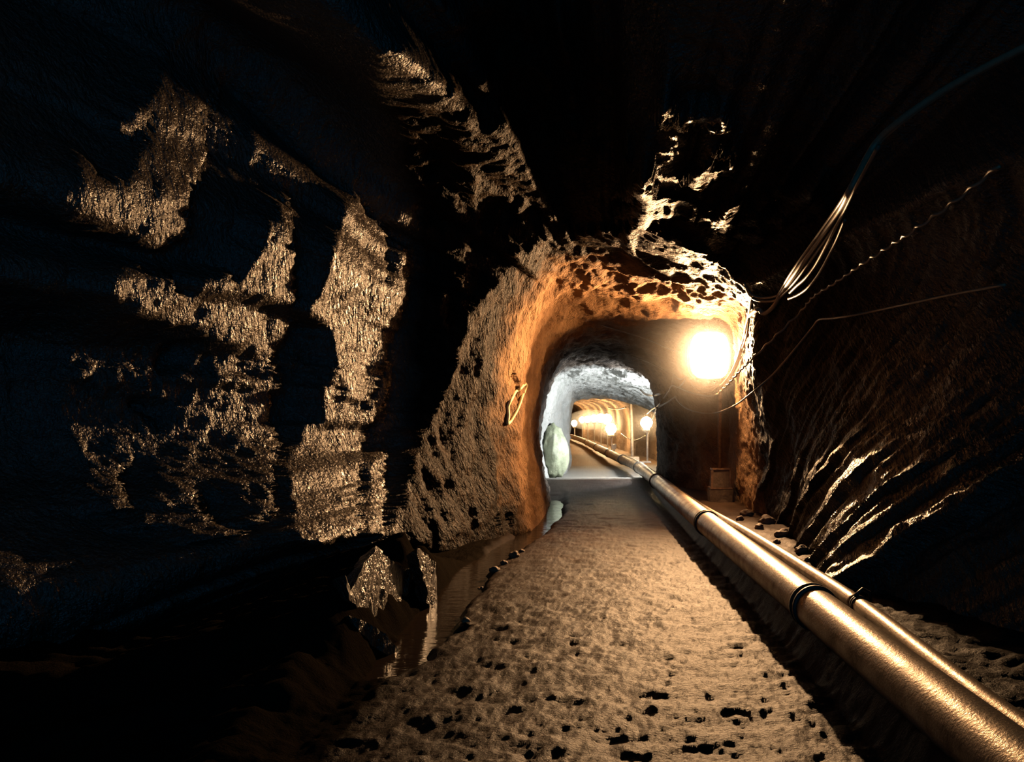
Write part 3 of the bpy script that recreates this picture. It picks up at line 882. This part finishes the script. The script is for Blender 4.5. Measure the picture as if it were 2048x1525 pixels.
V, Fc = dish(False)
link_mesh('housing', V, Fc, M_steel, fl)
V, Fc = dish(True)
link_mesh('reflector', V, [f[::-1] for f in Fc], M_refl, fl)
lathe('bulb', [(.002, -.12), (.02, -.115), (.045, -.08), (.05, -.03), (.04, .0), (.02, .02), (.016, .06), (.002, .06)][::-1], M_bulb, fl, 20, -fdir, LB - off - fdir * .13)
hb = LB - off - fdir * .215
top = Vector((0, 0, hb.z + .28))
tube('pole', [Vector((0, 0, .40)), Vector((0, 0, hb.z - .3)), top], .026, M_steel, fl, 14)
tube('bracket', [hb, hb.lerp(Vector((0, 0, hb.z)), .5), Vector((0, 0, hb.z))], .022, M_steel, fl, 10)
sb = block('base_box', (.24, .22, .22), (0, 0, .17), M_conc, fl, .86, .012)
block('rim', (.215, .205, .02), (0, 0, .386), M_steel, sb, 1, .004)
block('rim', (.27, .25, .022), (0, 0, .155), M_steel, sb, 1, .004)
block('corner_strip', (.018, .018, .215), (.108, -.1, .17), M_steel, sb, 1, .004)
block('corner_strip', (.03, .018, .215), (-.112, -.1, .17), M_steel, sb, 1, .004)
block('base_block', (.29, .27, .20), (0, 0, -.04), M_conc, fl, .97, .012, .004)

# ------------------------------------------------------------------ lamps and posts farther down
def globe_lamp(px, py, d, r, label, post=None, base=True, material=None):
    c = at(px, py, d)
    g = ground(c.x, c.y) if post is None else 0
    root = thing('globe_lamp', (c.x, c.y, g), label, 'lamp', None)
    o = Vector((c.x, c.y, g))
    prof = [(r * math.sin(math.pi * k / 14), -r * math.cos(math.pi * k / 14)) for k in range(15)]
    lathe('globe', prof, material or M_globe, root, 22, None, c - o)
    lathe('lamp_holder', [(.001, -r - .09), (r * .55, -r - .09), (r * .6, -r - .02), (r * .42, -r + .03), (.001, -r + .03)], M_white, root, 16, None, c - o)
    h_ = c.z - g - r - .09
    tube('post', [Vector((.02, 0, 0)), Vector((.02, 0, h_ * .5)), Vector((.02, 0, h_ + .01))], .025, M_white, root, 12)
    if base:
        block('base_plate', (.24, .2, .05), (0, 0, -.01), M_white, root, .9, .006)
    return root


globe_lamp(1293, 846, 21.6, .15, 'glowing globe lamp on a short white post past the white lit stretch')
globe_lamp(1222, 858, 27.0, .17, 'lowest glowing lamp of the distant row, at its right end')
globe_lamp(1214, 838, 30.0, .17, 'glowing lamp just above and behind the lowest distant one')
globe_lamp(1201, 836, 33.0, .15, 'third glowing lamp from the right in the distant row')
globe_lamp(1188, 837, 36.0, .15, 'fourth glowing lamp from the right in the distant row')
globe_lamp(1175, 839, 38.5, .14, 'fifth glowing lamp from the right in the distant row')
globe_lamp(1164, 840, 41.0, .14, 'sixth glowing lamp from the right in the distant row')
globe_lamp(1148.5, 847, 43.0, .15, 'small glowing lamp set apart at the far left of the distant row')

c = at(1267, 917, 22.6)
g = ground(c.x, c.y)
wp = thing('white_post', (c.x, c.y, g), 'bare white upright post left of the globe lamp', 'post')
tube('pole', [Vector((-.03, 0, 0)), Vector((-.045, 0, .8)), Vector((-.075, 0, 1.2 - g + 25 / F * 22.6))], .038, M_white, wp, 14)
block('foot_block', (.3, .24, .12), (0, 0, -.02), M_white, wp, .95, .01)

c = at(1228, 889, 26.6)
g = ground(c.x, c.y)
jb = thing('junction_box', (c.x, c.y, g), 'small white box on a stub below the lowest distant lamp', 'box')
block('body', (.15, .12, .16), (0, 0, .12), M_white, jb, 1, .012)
tube('stub', [Vector((0, 0, -.02)), Vector((0, 0, .06)), Vector((0, 0, .13))], .02, M_white, jb, 10)

# ------------------------------------------------------------------ cables
def cable(name, pts, r, material, label, group=None, gap=0.06, n=10, twist=0.0, sag=None):
    P = [on(p[0], p[1], p[2], gap) for p in pts]
    path = catmull(P, n)
    if twist:
        res = []
        L = 0
        for k, p in enumerate(path):
            if k:
                L += (p - path[k - 1]).length
            a = L * twist
            res.append(p + Vector((math.cos(a) * r * .8, 0, math.sin(a) * r * .8)))
        path = res
    o = tube(name, path, r, material, None, 10)
    return tag(o, label, 'cable', group)


def dd_(pts):
    """fill missing depths linearly between given ones"""
    known = [(i, p[2]) for i, p in enumerate(pts) if len(p) > 2]
    ii, dv = zip(*known)
    return [(p[0], p[1], float(np.interp(i, ii, dv))) for i, p in enumerate(pts)]


BUND = [(1565, 583, 7.8), (1590, 548, 7.0), (1640, 478, 6.3), (1680, 420, 5.8), (1702, 378, 5.4), (1750, 290, 5.4), (1800, 242, 5.2), (1880, 186, 5.0), (1960, 140, 4.8), (2048, 95, 4.6), (2150, 40, 4.4)]
sh = lambda dx, dy, k=0: [(x + dx * (1 if x < 1690 else .5), y + dy * (1 if x < 1690 else .5), d_) for x, y, d_ in BUND[k:]]
cable('wall_cable', dd_([(1498, 632, 9.0), (1512, 621), (1519, 620), (1524, 626), (1532, 626), (1543, 618, 8.5), (1552, 606), (1558, 594, 8.0)]) + sh(0, 0), .021, M_cable,
      'thickest pale cable of the upper right bundle, kinked where it reaches the arch')
cable('wall_cable', dd_([(1488, 566, 9.0), (1497, 582), (1508, 592), (1530, 596), (1553, 592), (1560, 584, 7.9)]) + sh(-6, -4, 1), .012, M_cable,
      'cable whose upper loop swags just above the others at the arch corner')
cable('wall_cable', dd_([(1490, 572, 9.0), (1500, 592), (1512, 600), (1530, 603), (1551, 601), (1566, 590, 7.9)]) + sh(8, 6, 1), .012, M_cable,
      'cable whose loop hangs second from the top at the arch corner')
cable('wall_cable', dd_([(1580, 586, 7.4), (1594, 572), (1612, 556), (1632, 530, 6.5), (1662, 474, 6.0), (1686, 428, 5.7), (1712, 376, 5.3), (1758, 292, 4.9)]), .013, M_cable_d,
      'loose cable hanging right of the bundle, its lower end bright')
cable('wall_cable', dd_([(1577, 598, 7.3), (1598, 589), (1618, 574), (1640, 545, 6.4), (1668, 492, 6.0), (1690, 440, 5.6)]), .011, M_cable_d,
      'shortest dark cable farthest right of the bundle near the arch corner')
BEAD = dd_([(1432, 792, 10.0), (1455, 770), (1480, 742, 8.7), (1500, 722, 8.2), (1530, 693), (1560, 664), (1600, 625, 7.6), (1618, 603), (1634, 588, 7.0), (1660, 572), (1690, 552), (1720, 531), (1760, 505, 5.6), (1790, 485), (1818, 467, 5.1), (1900, 410), (2000, 330, 4.2)])
cable('beaded_wire', BEAD, .009, M_cable, 'twisted wire sloping up right from the floodlight, glinting like beads', twist=34, n=22)
cable('hanging_cable', dd_([(1350, 793, 12.0), (1356, 803), (1368, 814), (1385, 822), (1410, 827), (1436, 825, 10.3), (1470, 811, 9.0), (1500, 789, 8.2), (1540, 755), (1570, 722), (1600, 686, 7.8), (1625, 655), (1638, 640, 7.0), (1665, 637), (1700, 632), (1760, 620, 6.0), (1820, 607), (1900, 590, 5.0), (2010, 570, 4.4)]), .0085, M_cable,
      'single cable dipping low across the recess below the floodlight')
cable('lamp_cable', dd_([(1504, 590, 9.1), (1500, 612), (1497, 632, 9.2), (1492, 655), (1486, 684), (1476, 716, 9.5), (1464, 744), (1450, 764), (1441, 772, 10.1)]), .016, M_cable,
      'thick cable dropping from the arch corner to the right side of the floodlight')
cable('lamp_cable', dd_([(1498, 640, 9.2), (1494, 668), (1484, 700), (1474, 732, 9.6), (1460, 758), (1448, 775), (1434, 789, 10.1), (1415, 792), (1395, 789), (1375, 783, 11.0), (1357, 775), (1344, 772), (1338, 784, 12.5)]), .011, M_cable,
      'cable passing under the floodlight and on to the hook on its far side')
for k, (a, bb, lab) in enumerate([(0, 4, 'inner'), (4, 9, 'middle'), (7, 14, 'outer')]):
    cable('coiled_cable', dd_([(1381 - k, 760, 10.25), (1386, 770 + a * .4), (1396, 775 + a), (1408, 778 + a), (1420, 777 + a), (1430, 772 + a * .8), (1438, 766 + a * .3, 10.15)]), .007, M_cable,
          lab + ' loop of the three cable loops hanging right under the floodlight')
cable('hook_wire', dd_([(1347, 752, 12.2), (1345, 765), (1343, 773), (1337, 776, 12.3)]), .011, M_cable, 'short hanging wire left of the floodlight ending at a knot')
cable('hook_wire', dd_([(1348, 750, 12.2), (1356, 757), (1364, 759), (1372, 754, 12.0)]), .01, M_cable, 'small drooping wire loop just left of the floodlight')
cable('hook_wire', dd_([(1374, 752, 12.0), (1367, 766), (1357, 775), (1350, 773, 12.2)]), .011, M_cable, 'slanting wire joining the drooping loop to the knot')
cable('swag_cable', dd_([(1281, 780, 16.5), (1290, 788), (1302, 791), (1315, 790), (1330, 784, 14)]), .02, M_cable, 'pale cable swag at the upper right of the white lit stretch')
cable('swag_cable', dd_([(1294, 828, 21), (1303, 820), (1316, 812), (1328, 797), (1341, 779, 13)]), .013, M_cable, 'thin cable running from the globe lamp up to the knot')
cable('swag_cable', dd_([(1306, 838, 20), (1312, 820), (1317, 815), (1335, 805), (1354, 792, 12.5)]), .012, M_cable, 'thin cable with a sharp bend right of the globe lamp')
cable('swag_cable', dd_([(1243, 868, 26), (1254, 876), (1268, 881), (1280, 878), (1290, 872, 22)]), .014, M_cable, 'cable sagging behind the white post between two lamps')
cable('swag_cable', dd_([(1216, 815, 29), (1226, 818), (1240, 818), (1252, 815, 24)]), .018, M_cable, 'nearly level cable above the distant lamps')
cable('roof_wire', dd_([(1180, 643, 11.5), (1225, 657), (1265, 669), (1300, 681), (1335, 697), (1358, 704, 11.2)]), .008, M_cable, 'upper of two thin wires along the roof behind the arch', gap=.03)
cable('roof_wire', dd_([(1262, 712, 13), (1285, 720), (1305, 728), (1328, 741, 12)]), .009, M_cable, 'lower of two thin wires along the roof behind the arch', gap=.03)

# ------------------------------------------------------------------ painted ring on the left rock
RING = [(1051.5, 768), (1046, 772), (1041, 777.5), (1035, 781), (1030, 785), (1025, 795), (1020.5, 803), (1016.2, 813), (1016.3, 823), (1017, 832), (1015.4, 847), (1020.5, 844), (1025.6, 836), (1033.3, 822.5), (1040, 807), (1045, 792), (1050.5, 780), (1053.3, 772)]
rp = [at(x, y, wall_depth(x, y) - .012) for x, y in RING]
rp.append(rp[0])
o = tube('painted_ring', catmull(rp, 5), .017, M_paint, None, 6)
tag(o, 'narrow yellow painted outline on the orange left rock of the arch', 'painted mark')


# ------------------------------------------------------------------ loose rock
def rock_mesh(name, size, seed, sub=4, material=None, amp=.28):
    bm = bmesh.new()
    bmesh.ops.create_icosphere(bm, subdivisions=sub, radius=1)
    co = np.array([v.co[:] for v in bm.verts])
    n = fbm(co[:, 0] * .9 + seed, co[:, 1] * .9, co[:, 2] * .9, 4) * amp
    r_ = np.abs(perlin(co[:, 0] * 1.5 + seed, co[:, 1] * 1.5 + 4, co[:, 2] * 1.5)) * amp
    for v, a, c_ in zip(bm.verts, n, r_):
        v.co *= 1 + a - c_
        v.co = Vector((v.co.x * size[0], v.co.y * size[1], v.co.z * size[2]))
    me = bpy.data.meshes.new(name)
    bm.to_mesh(me)
    bm.free()
    me.polygons.foreach_set('use_smooth', np.ones(len(me.polygons), dtype=bool))
    me.materials.append(material)
    o = bpy.data.objects.new(name, me)
    C.objects.link(o)
    return o


M_bould, nt, out = mat('pale_green_boulder')
tc = N(nt, 'ShaderNodeTexCoord').outputs['Object']
nz = noise(nt, tc, 2.5, 6, 0.65)
b = N(nt, 'ShaderNodeBsdfPrincipled', Roughness=0.75)
nt.links.new(ramp(nt, nz, [(0.3, (0.24, 0.27, 0.17)), (0.5, (0.42, 0.45, 0.31)), (0.7, (0.6, 0.6, 0.52))]), b.inputs['Base Color'])
nt.links.new(bump(nt, noise(nt, tc, 14, 5, 0.7), 0.7, 0.03), b.inputs['Normal'])
nt.links.new(b.outputs[0], out.inputs['Surface'])
bo = rock_mesh('boulder', (.3, .42, .55), 3.3, 5, M_bould, .2)
bo.location = (-.60, 15.9, .5)
tag(bo, 'large pale greenish boulder against the left wall in the white light', 'boulder')


def slab(outline, A, Bp, thick, label, seed):
    """upright slab of bedrock: outline in a vertical plane through ground points A, Bp, given real thickness"""
    A, Bp = Vector((*A, 0)), Vector((*Bp, 0))
    t = (Bp - A).normalized()
    n = Vector((t.y, -t.x, 0))
    if n.dot(EYE - A) < 0:
        n = -n
    pts = []
    for px, py in outline:
        dr = at(px, py, 1) - EYE
        k = (A - EYE).dot(n) / dr.dot(n)
        pts.append(EYE + dr * k)
    bm = bmesh.new()
    f = bm.faces.new([bm.verts.new(p) for p in pts])
    ex = bmesh.ops.extrude_face_region(bm, geom=[f])
    cen_ = sum(pts, Vector()) / len(pts)
    for g_ in ex['geom']:
        if isinstance(g_, bmesh.types.BMVert):
            g_.co = cen_ + (g_.co - cen_) * 0.82 - n * thick + Vector((0, 0, -.02))
    bmesh.ops.recalc_face_normals(bm, faces=bm.faces[:])
    bmesh.ops.triangulate(bm, faces=bm.faces[:])
    for _ in range(4):
        bmesh.ops.subdivide_edges(bm, edges=[e for e in bm.edges if e.calc_length() > .05], cuts=1)
        bmesh.ops.triangulate(bm, faces=bm.faces[:])
    for v in bm.verts:
        c_ = v.co
        a = float(fbm(c_.x * 4 + seed, (c_.y - .3 * c_.z) * 12, c_.z * 2.0, 4)) * .035
        v.co = c_ + n * a
    me = bpy.data.meshes.new('rock_slab')
    bm.to_mesh(me)
    bm.free()
    me.materials.append(M_left)
    o = bpy.data.objects.new('rock_slab', me)
    C.objects.link(o)
    return tag(o, label, 'rock slab')


slab([(690, 1150), (705, 1182), (722, 1140), (752, 1092), (772, 1112), (792, 1128), (812, 1140), (828, 1134), (826, 1170), (826, 1212), (800, 1232), (775, 1255), (735, 1235), (700, 1200)],
     (-1.16, 4.9), (-1.13, 5.5), .1, 'wide jagged rock slab standing at the drain below the left wall', 1.0)
slab([(832, 1096), (842, 1098), (852, 1108), (873, 1128), (876, 1160), (874, 1200), (862, 1222), (855, 1206), (850, 1170), (840, 1130)],
     (-1.03, 5.4), (-1.01, 5.8), .07, 'narrow upright rock slab at the drain right of the wide jagged one', 2.0)
slab([(700, 1232), (735, 1246), (770, 1268), (796, 1302), (775, 1312), (745, 1292), (715, 1262)],
     (-1.2, 4.2), (-.98, 4.6), .12, 'low slanting rock slab dipping into the drain, nearest of the drain slabs', 3.0)

protos = [rock_mesh('loose_stone', (.06, .05, .04), s, 3, M_stone, .5) for s in (1.2, 5.7, 9.1)]
spots = [(1.62, 7.9, .9), (1.72, 7.4, 1.3), (1.58, 7.0, .7), (1.78, 8.3, 1.5), (1.66, 6.5, 1.0), (1.84, 7.0, 1.4), (1.55, 8.5, .8), (1.7, 8.9, 1.2), (1.82, 6.2, .9), (1.6, 6.1, .6),
         (-.70, 6.6, .8), (-.66, 6.9, .6), (-.60, 7.2, .9), (-.76, 6.2, .6), (-.56, 7.5, .5), (-.70, 5.0, .5)]
for k, (x, y, s) in enumerate(spots):
    o = protos[k] if k < 3 else protos[k % 3].copy()
    if k >= 3:
        C.objects.link(o)
    o.location = (x, y, ground(x, y) + .018 * s)
    o.rotation_euler = (0, 0, random.uniform(0, 6.28))
    o.scale = (s, s, s)
    if x > 0:
        tag(o, 'small brown stone in the rubble between the pipes and the right wall', 'stone', 'stones in the rubble beside the pipes')
    else:
        tag(o, 'small damp stone along the edge of the drain', 'stone', 'stones along the drain')


# ------------------------------------------------------------------ light
def lamp(name, loc, watts, col, r, kind='POINT'):
    l = bpy.data.lights.new(name, kind)
    l.energy = watts
    l.color = col
    l.shadow_soft_size = r
    o = bpy.data.objects.new(name, l)
    o.location = loc
    C.objects.link(o)
    return o


WARM = (1.0, 0.565, 0.26)
lamp('floodlight_bulb_light', LAMP + np.array([0, -0.1, 0]), 140, WARM, 0.035)
bl = lamp('floodlight_beam', LAMP + np.array([0, -0.1, 0]), 2300, WARM, 0.035, 'SPOT')
bl.data.spot_size = math.radians(125)
bl.data.spot_blend = 1.0
bl.rotation_euler = Vector((-.48, -1, -.02)).to_track_quat('-Z', 'Y').to_euler()
lamp('passage_light', (1.72, 14.62, 1.3), 560, (0.93, 0.98, 1.0), 0.12)

mH, nt, out = mat('halo_haze')  # scatter volume added round the lamps: their halation glow as well as humid air
vs_ = N(nt, 'ShaderNodeVolumeScatter', Density=0.07, Anisotropy=0.6)
nt.links.new(vs_.outputs[0], out.inputs['Volume'])


def haze(spheres, material, label):
    bm = bmesh.new()
    for (hx, hy, hz_), (sx, sy, sz) in spheres:
        for v in bmesh.ops.create_icosphere(bm, subdivisions=4, radius=1)['verts']:
            v.co = Vector((v.co.x * sx + hx, v.co.y * sy + hy, v.co.z * sz + hz_))
    me = bpy.data.meshes.new('haze')
    bm.to_mesh(me)
    bm.free()
    me.materials.append(material)
    o = bpy.data.objects.new('haze', me)
    C.objects.link(o)
    tag(o, label, 'haze', kind='stuff')


haze([(tuple(at(1293, 846, 21.6)), (.5, .8, .5)), (tuple(at(1214, 848, 28)), (.55, 2, .5)), (tuple(at(1180, 840, 37)), (1.0, 5.5, .45))], mH, 'damp haze added for the halation glow around the distant lamps')
HC = Vector(LAMP) + Vector((0, -.2, 0))
mG, nt, out = mat('halo_haze_at_floodlight')  # density thins outward, shaped to give the floodlight its halation glow
geo = N(nt, 'ShaderNodeNewGeometry')
dist_ = N(nt, 'ShaderNodeVectorMath', operation='DISTANCE')
nt.links.new(geo.outputs['Position'], dist_.inputs[0])
dist_.inputs[1].default_value = HC
fall = math_node(nt, 'SUBTRACT', 1.0, math_node(nt, 'DIVIDE', dist_.outputs['Value'], 1.3), True)
den = math_node(nt, 'MULTIPLY', math_node(nt, 'POWER', fall, 2.2), 0.11)
vs_ = N(nt, 'ShaderNodeVolumeScatter', Anisotropy=0.6)
nt.links.new(den, vs_.inputs['Density'])
nt.links.new(vs_.outputs[0], out.inputs['Volume'])
haze([(tuple(HC), (1.3, 1.3, 1.3))], mG, 'damp haze added for the halation glow round the near floodlight')
sc.cycles.volume_step_rate = 3.0

w = bpy.data.worlds.new('world')
sc.world = w
w.use_nodes = True
w.node_tree.nodes['Background'].inputs['Color'].default_value = (0.02, 0.30, 0.62, 1)
w.node_tree.nodes['Background'].inputs['Strength'].default_value = 0.45
